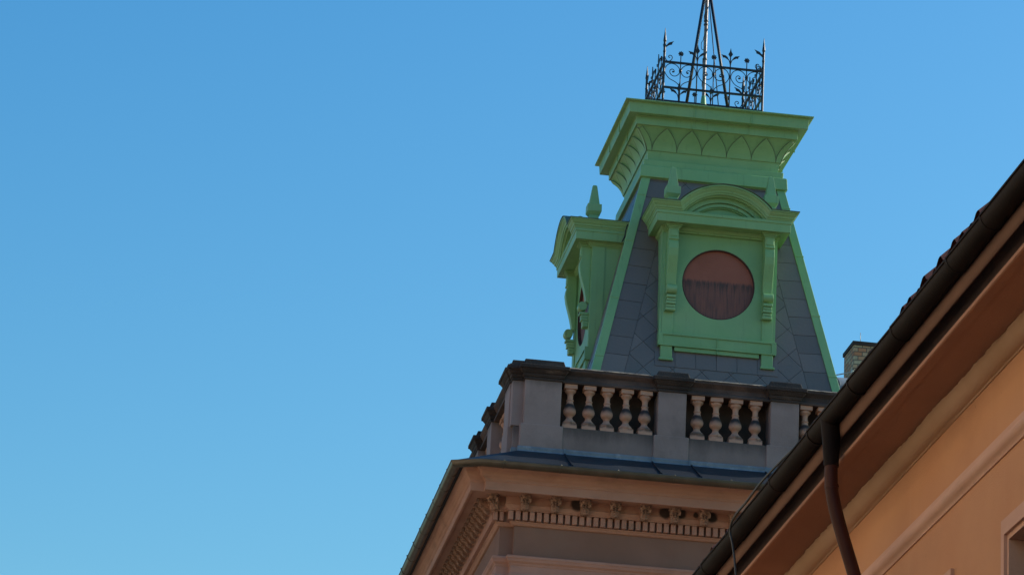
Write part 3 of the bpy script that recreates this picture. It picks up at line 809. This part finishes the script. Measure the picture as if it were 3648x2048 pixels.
def flatpoly(mb, pts, th, y=-CW): mb.prism(pts, y - th / 2, y + th / 2, lambda p, q, t: (p, t, q))
for i in (0, 2, 4):                                     # hearts of S scrolls and their flowers
    x = ST[i]; h = MB()
    for s in (-1, 1):
        pts = [(.012, 23.975), (.03, 24.03), (.09, 24.08), (.19, 24.13), (.255, 24.21), (.27, 24.28), (.235, 24.365), (.165, 24.405), (.085, 24.39), (.03, 24.34), (.013, 24.29), (.025, 24.23), (.075, 24.185), (.135, 24.185), (.175, 24.225), (.18, 24.275), (.145, 24.305), (.11, 24.285), (.108, 24.255), (.13, 24.25)]
        h.tube(bezier([(x + s * p, -CW, q) for p, q in pts], 5), .0075, 6)
        h.lathe([(.003, 24.24), (.016, 24.25), (.016, 24.265), (.003, 24.275)], 8, (x + s * .128, -CW))
    h.lathe([(.006, 24.26), (.028, 24.275), (.028, 24.30), (.006, 24.315)], 10, (x, -CW))
    K(h).build('heart_scroll', 'iron', panel)
    f = MB()
    flatpoly(f, [((.026 + .022 * abs(math.cos(4 * a))) * math.cos(a) + x, 24.60 + (.026 + .022 * abs(math.cos(4 * a))) * math.sin(a)) for a in [2 * math.pi * q / 64 for q in range(64)]], .022)
    f.lathe([(.003, 24.585), (.014, 24.592), (.014, 24.608), (.003, 24.615)], 8, (x, -CW - .012))
    K(f).build('flower', 'iron', panel)
for i in (1, 3):                                        # fleurs with two leaves
    x = ST[i]; f = MB()
    flatpoly(f, [(x, 24.60), (x + .012, 24.64), (x + .04, 24.685), (x + .015, 24.73), (x, 24.80), (x - .015, 24.73), (x - .04, 24.685), (x - .012, 24.64)], .016)
    for s in (-1, 1):
        f.tube(bezier([(x + s * .005, -CW, 24.50), (x + s * .02, -CW, 24.56), (x + s * .05, -CW, 24.61)], 5), .008, 6)
        flatpoly(f, [(x + s * a, b) for a, b in ((.03, 24.575), (.05, 24.625), (.085, 24.655), (.12, 24.66), (.16, 24.668), (.14, 24.645), (.13, 24.615), (.10, 24.618), (.07, 24.60))], .014)
    K(f).build('fleur', 'iron', panel)
for s in (-1, 1):                                       # half leaf and scroll against each corner post
    f = MB(); x = s * CW
    f.tube(bezier([(x - s * q, -CW, z) for q, z in ((.018, 24.64), (.01, 24.56), (.02, 24.49), (.06, 24.445), (.11, 24.46), (.14, 24.51), (.12, 24.55), (.085, 24.55), (.075, 24.52), (.10, 24.51))], 5), .0075, 6)
    f.tube(bezier([(x - s * .015, -CW, 24.62), (x - s * .012, -CW, 24.68), (x - s * .03, -CW, 24.73)], 5), .008, 6)
    flatpoly(f, [(x - s * a, b) for a, b in ((.012, 24.68), (.03, 24.735), (.07, 24.785), (.16, 24.82), (.135, 24.79), (.125, 24.755), (.08, 24.74), (.045, 24.715))], .014)
    K(f).build('corner_leaf', 'iron', panel)
for q in (1, 2, 3):
    c = copy_tree(panel, crs); c.rotation_euler = (0, 0, q * math.pi / 2)

# ------------------------------------------------------------------ mast with four stays
mast = empty('mast', (CX, CY, 23.6), 'tall rusty mast braced by black stays rising from the turret top', 'mast')
AZ = 26.33
def Q(mb): return mb.shift((0, 0, -23.6))
p = MB(); p.tube([(0, 0, 23.7), (0, 0, 27.3)], .031, 12); Q(p).build('pole', 'pole', mast)
p = MB(); p.lathe([(.10, 23.62), (.085, 23.85), (.055, 24.06), (.040, 24.19), (.036, 24.225), (.032, 24.23)], 14); Q(p).build('pole_base', 'green', mast)
p = MB(); p.lathe([(.03, AZ - .05), (.05, AZ - .03), (.05, AZ + .03), (.03, AZ + .05)], 12); Q(p).build('collar', 'iron', mast)
for sx in (-1, 1):
    p = MB(); p.tube([(sx * .40, -.40, 23.62), (sx * .018, -.018, AZ)], .027, 4); Q(p).build('stay', 'iron', mast)
    p = MB(); p.tube([(sx * .33, .05, 23.62), (sx * .02, .01, AZ - .1)], .009, 6); Q(p).build('stay', 'iron', mast)
p = MB()
hel = []
for k in range(46):
    z = 24.25 + k * .037
    a = k * .55; r = .036 + (.03 if 22 < k < 28 else .0)
    hel.append((r * math.cos(a) if not 22 < k < 28 else -.06, r * math.sin(a), z))
p.tube(hel, .006, 6)
for z in (24.9, 25.55, 25.62): p.lathe([(.033, z), (.042, z + .008), (.042, z + .03), (.033, z + .038)], 10)
Q(p).build('wound_cable', 'cable', mast)

# ------------------------------------------------------------------ chimney and its wire
chx, chy = CX + 3.46, 57.0
ch = empty('brick_chimney', (chx, chy, 19.8), 'brick chimney of mixed yellow and red bricks behind the turret', 'chimney')
b = MB(); b.box(0, 1.0, 0, .75, 0, 1.225); b.build('shaft', 'brick', ch)
b = MB(); b.box(-.025, 1.025, -.025, .775, 1.225, 1.30); b.build('cap', 'capstone', ch, .006)
b = MB(); b.tube([(.14, .1, 1.29), (.14, .1, 1.50)], .006, 6); b.build('rod', 'wire', ch)
wi = MB()
wi.tube([(chx - .9, chy + .6, 20.42), (chx - .03, chy - .04, 20.50), (chx + .02, chy - .05, 20.505), (chx + 1.4, chy - .05, 20.75)], .011, 6)
wi.lathe([(.01, 20.46), (.032, 20.48), (.032, 20.52), (.01, 20.54)], 8, (chx - .03, chy - .05))
wo = wi.build('conductor_wire', 'wire'); wo['label'] = 'thin pale conductor wire strung across the brick chimney'; wo['category'] = 'wire'

# ------------------------------------------------------------------ house on the right with its eaves
hs = empty('street_house', (6.6, 24, 0), 'orange ochre plastered house whose dark eaves run diagonally across the lower right', 'house')
HX, H0, H1 = 6.6, -4.0, 42.0
def H(mb): return mb.shift((-6.6, -24, 0))
def ext(mb, pts, a=H0, b=H1, smooth=False, seg=1): mb.prism(pts, a, b, lambda p, q, t: (p, t, q), smooth)
WIN = [(22.05, 23.25), (24.64, 25.84)]
wl = MB()
ZT, ZB = 8.115, 6.5
ys = [H0] + [y for a, b in WIN for y in (a + .17, b - .17)] + [H1]
for i in range(len(ys) - 1):
    if i % 2 == 0: wl.box(HX, HX + .5, ys[i], ys[i + 1], 0, 9.9)
    else:
        wl.box(HX, HX + .5, ys[i], ys[i + 1], 0, ZB); wl.box(HX, HX + .5, ys[i], ys[i + 1], ZT, 9.9)
wl.box(HX + .5, HX + 9, H0, H0 + .4, 0, 9.9); wl.box(HX + .5, HX + 9, H1 - .4, H1, 0, 9.9); wl.box(HX + 8.6, HX + 9, H0 + .4, H1 - .4, 0, 9.9)
H(wl).build('wall', 'house', hs)
cvm = MB(); rnd = random.Random(4); prof_c = [(HX + .1, 9.462), (HX - .012, 9.462), (HX - .02, 9.47)] + [(HX - .02 - .105 * math.sin(a), 9.575 - .105 * math.cos(a)) for a in [k * math.pi / 20 for k in range(1, 10)]] + [(HX - .125, 9.598), (HX - .118, 9.606), (HX + .1, 9.606)]
ny = 900; kc = len(prof_c); vs = []; wob = 0
for i in range(ny + 1):
    wob = wob * .8 + rnd.uniform(-.006, .006)
    for q, (x, z) in enumerate(prof_c):
        e = (wob + rnd.uniform(-.004, .004)) if q in (kc - 3, kc - 2) else wob * .3 * (2 <= q < kc - 3)
        vs.append((x + e, H0 + (H1 - H0) * i / ny, z))
cvm.add(vs, [(i * kc + q, (i + 1) * kc + q, (i + 1) * kc + (q + 1) % kc, i * kc + (q + 1) % kc) for i in range(ny) for q in range(kc)], True)
H(cvm).build('cove_moulding', 'cove', hs)
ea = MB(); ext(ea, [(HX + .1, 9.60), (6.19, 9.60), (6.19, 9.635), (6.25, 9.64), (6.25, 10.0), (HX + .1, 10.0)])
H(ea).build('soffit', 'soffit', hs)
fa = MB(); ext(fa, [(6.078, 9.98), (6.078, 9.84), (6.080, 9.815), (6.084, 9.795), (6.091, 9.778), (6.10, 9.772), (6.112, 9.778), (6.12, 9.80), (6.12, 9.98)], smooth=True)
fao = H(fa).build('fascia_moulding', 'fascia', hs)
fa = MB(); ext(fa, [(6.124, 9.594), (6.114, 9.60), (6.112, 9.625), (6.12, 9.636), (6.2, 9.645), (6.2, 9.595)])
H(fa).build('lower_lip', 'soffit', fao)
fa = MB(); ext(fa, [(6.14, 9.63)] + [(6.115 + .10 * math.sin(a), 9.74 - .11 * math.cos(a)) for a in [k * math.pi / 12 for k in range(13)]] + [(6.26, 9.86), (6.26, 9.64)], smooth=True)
H(fa).build('recess_band', 'grime', fao)  # hollow shaped and coloured dark to imitate the soft shadow under the gutter
stc = MB(); ext(stc, [(HX + .02, 8.99), (HX - .006, 8.98), (HX - .014, 8.955), (HX - .018, 8.93), (HX - .03, 8.915), (HX - .052, 8.893), (HX - .062, 8.865), (HX - .055, 8.838), (HX - .036, 8.82), (HX - .02, 8.808), (HX - .014, 8.786), (HX + .02, 8.78)], smooth=True)
H(stc).build('string_course', 'trim', hs)
for (a, b) in WIN:
    wn = MB()
    for (i, o, x0) in ((0, .085, .03), (.085, .13, .045), (.13, .172, .02)):
        p = [(a + i, 8.285 - i), (b - i, 8.285 - i), (b - i, 6.3 + i), (a + i, 6.3 + i)]; q = [(a + o, 8.285 - o), (b - o, 8.285 - o), (b - o, 6.3 + o), (a + o, 6.3 + o)]
        for k in range(4):
            A_, B_, C_, D_ = p[k], p[(k + 1) % 4], q[(k + 1) % 4], q[k]
            wn.add([(HX - x0, y, z) for y, z in (A_, B_, C_, D_)] + [(HX + .12, y, z) for y, z in (A_, B_, C_, D_)], [(0, 1, 2, 3), (7, 6, 5, 4), (0, 4, 5, 1), (1, 5, 6, 2), (2, 6, 7, 3), (3, 7, 4, 0)])
    wo_ = H(wn).build('window', 'trim', hs, 0, weld=False)
    f = MB(); x = HX + .16
    y0, y1, z0, z1 = a + .165, b - .165, 6.47, 8.118
    for r in ((y0, y0 + .07, z0, z1), (y1 - .07, y1, z0, z1), ((y0 + y1) / 2 - .04, (y0 + y1) / 2 + .04, z0 + .07, z1 - .07)): f.box(x, x + .06, r[0], r[1], r[2], r[3])
    for zz in (z0, z1 - .07, 7.55): f.box(x + .003, x + .056, y0 + .07, y1 - .07, zz, zz + .07)
    H(f).build('frame', 'wood', wo_, .004)
    gl = MB(); gl.box(x + .03, x + .036, y0, y1, z0, z1); H(gl).build('pane', 'glass', wo_)
# tiled roof
ro = MB(); rnd = random.Random(21)
pts = []; pitch = .215; nT = int((H1 - H0 + .6) / pitch)
prof8 = [0, .6, .95, 1, .85, .45, .1, 0]
rows = [(6.0, 10.0), (6.28, 10.27), (6.28, 10.245), (6.6, 10.555), (7.6, 11.45), (11.2, 14.6)]
cols = []
for t in range(nT):
    dz = rnd.uniform(-.02, .016); dx = rnd.uniform(-.02, .015)
    yt = H0 - .3 + t * pitch; dz += .022 + .055 * math.exp(-((yt - 22.9) / .9) ** 2)
    for k, hgt in enumerate(prof8[:-1]): cols.append((yt + k * pitch / 7, hgt * .05, dz, dx))
vs = [(x + (dx if i == 0 else 0), y, z + hgt + (dz if i < 2 else 0)) for i, (x, z) in enumerate(rows) for (y, hgt, dz, dx) in cols]
n = len(cols)
ro.add(vs, [(i * n + j, i * n + j + 1, (i + 1) * n + j + 1, (i + 1) * n + j) for i in range(len(rows) - 1) for j in range(n - 1)], True)
ro.add([(6.02, H0 - .3, 9.97), (6.02, H1 + .3, 9.97), (11.2, H1 + .3, 14.5), (11.2, H0 - .3, 14.5)], [(0, 1, 2, 3)])
ro.add([(11.2, H0 - .3, 14.6), (11.2, H1 + .3, 14.6), (15.8, H1 + .3, 10.2), (15.8, H0 - .3, 10.2)], [(0, 1, 2, 3)])
H(ro).build('tiled_roof', 'tile', hs)
# gutter of short lapped lengths
gm = MB(); joints = [H0, 6, 8, 10, 12, 14, 16, 18, 19.9, 21.53, 22.43, 24.05, 25.46, 26.9, 28.4, 30.15, 31.47, 33.4, 35.3, 37.2, 39.1, H1]
for i in range(len(joints) - 1):
    a, b = joints[i], joints[i + 1]; r0, r1 = .083, .0905
    vs = []
    for y, r in ((a - .05, r0), (b, r1)):
        pr = gutter_profile(0, 0, r)
        vs += [(6.02 - o, y, 9.955 + z - .004 * math.sin(y * .9)) for o, z in pr]
    k = len(vs) // 2
    gm.add(vs, [(q, (q + 1) % k, k + (q + 1) % k, k + q) for q in range(k)], True)
    gm.add(vs[:k], [list(range(k))]); gm.add(vs[k:], [list(range(k - 1, -1, -1))])
hg = H(gm).build('gutter', 'hgutter', hs, weld=False)
jm = MB()
for y in joints[1:-1]:
    pr = [(6.02 - .0955 * math.cos(a), 9.955 + .0955 * math.sin(a)) for a in [-k * math.pi / 14 for k in range(15)]] + [(6.02 + .08 * math.cos(a), 9.955 - .08 * math.sin(a)) for a in [k * math.pi / 14 for k in range(15)]]
    jm = MB(); jm.prism(pr, y - .012, y + .03, lambda p, q, t: (p, t, q), False); H(jm).build('joint_ring', 'hgutter', hg, weld=False)
# hopper and downpipe
hp = MB()
hp.tube([(6.02, 26.42, 9.95), (6.02, 26.40, 9.86), (6.02, 26.38, 9.72), (6.02, 26.37, 9.60), (6.02, 26.365, 9.52)], [.088, .082, .074, .066, .062], 18)
dp = MB()
path = bezier([(6.02, 26.365, 9.60), (6.02, 26.36, 9.42), (6.035, 26.355, 9.27), (6.095, 26.35, 9.03), (6.233, 26.35, 8.60), (6.44, 26.35, 7.97), (6.51, 26.35, 7.70), (6.52, 26.35, 7.4), (6.52, 26.35, 5), (6.52, 26.35, .2)], 7)
dp.tube(path, .055, 16)
dpo = H(dp).build('downpipe', 'pipe', hs)
H(hp).build('hopper', 'hgutter', dpo)
rg = MB(); rg.tube([(6.024, 26.357, 9.36), (6.027, 26.357, 9.335)], .060, 16); H(rg).build('pipe_collar', 'pipe', dpo)
# loose cable over the gutter
cbm = MB()
cbm.tube(bezier([(6.0, 27.6, 10.06), (5.93, 28.6, 10.03), (5.91, 29.3, 9.995), (5.885, 29.68, 9.96), (5.875, 29.82, 9.87), (5.89, 29.76, 9.72), (5.90, 29.66, 9.5), (5.90, 29.58, 9.2), (5.90, 29.58, 8.2), (5.90, 29.6, 5.0)], 8), .011, 8)
cbo_ = cbm.build('loose_cable', 'cable'); cbo_['label'] = 'thin black cable looped over the house gutter and hanging down'; cbo_['category'] = 'cable'

# ------------------------------------------------------------------ unseen house added across the street to bounce warm sunlight
op = empty('opposite_house', (-5.0, 24, 0), 'tall cream plastered house across the street from the ochre house', 'house')
M['cream'] = mottled('cream_facade', (.72, .55, .40), (.78, .61, .45), .6, .9, 0, .004, (.5, .36, .25), .4)
b = MB(); b.box(-9, 0, -16, 34, 0, 17.5); b.build('wall', 'cream', op)  # wall of the added unseen house
b = MB(); b.prism([(0.45, 17.5), (.5, 17.75), (-9.5, 17.75), (-9.5, 17.5)], -16.4, 34.4, lambda p, q, t: (p, t, q)); b.prism([(.4, 17.76), (-4.5, 21.5), (-9.4, 17.76)], -16.2, 34.2, lambda p, q, t: (p, t, q)); b.build('roof', 'tile', op)
for fl_ in range(5):
    for k in range(16):
        b = MB(); y = -14.5 + 3.05 * k; z = 1.2 + 3.2 * fl_
        b.box(.001, .06, y - .15, y + 1.35, z - .12, z); b.box(.001, .05, y - .15, y, z, z + 1.85); b.box(.001, .05, y + 1.2, y + 1.35, z, z + 1.85); b.box(.001, .05, y, y + 1.2, z + 1.7, z + 1.85)
        o = b.build('window', 'trim', op)
        b = MB(); b.box(.002, .02, y, y + 1.2, z, z + 1.7); b.build('pane', 'glass', o)
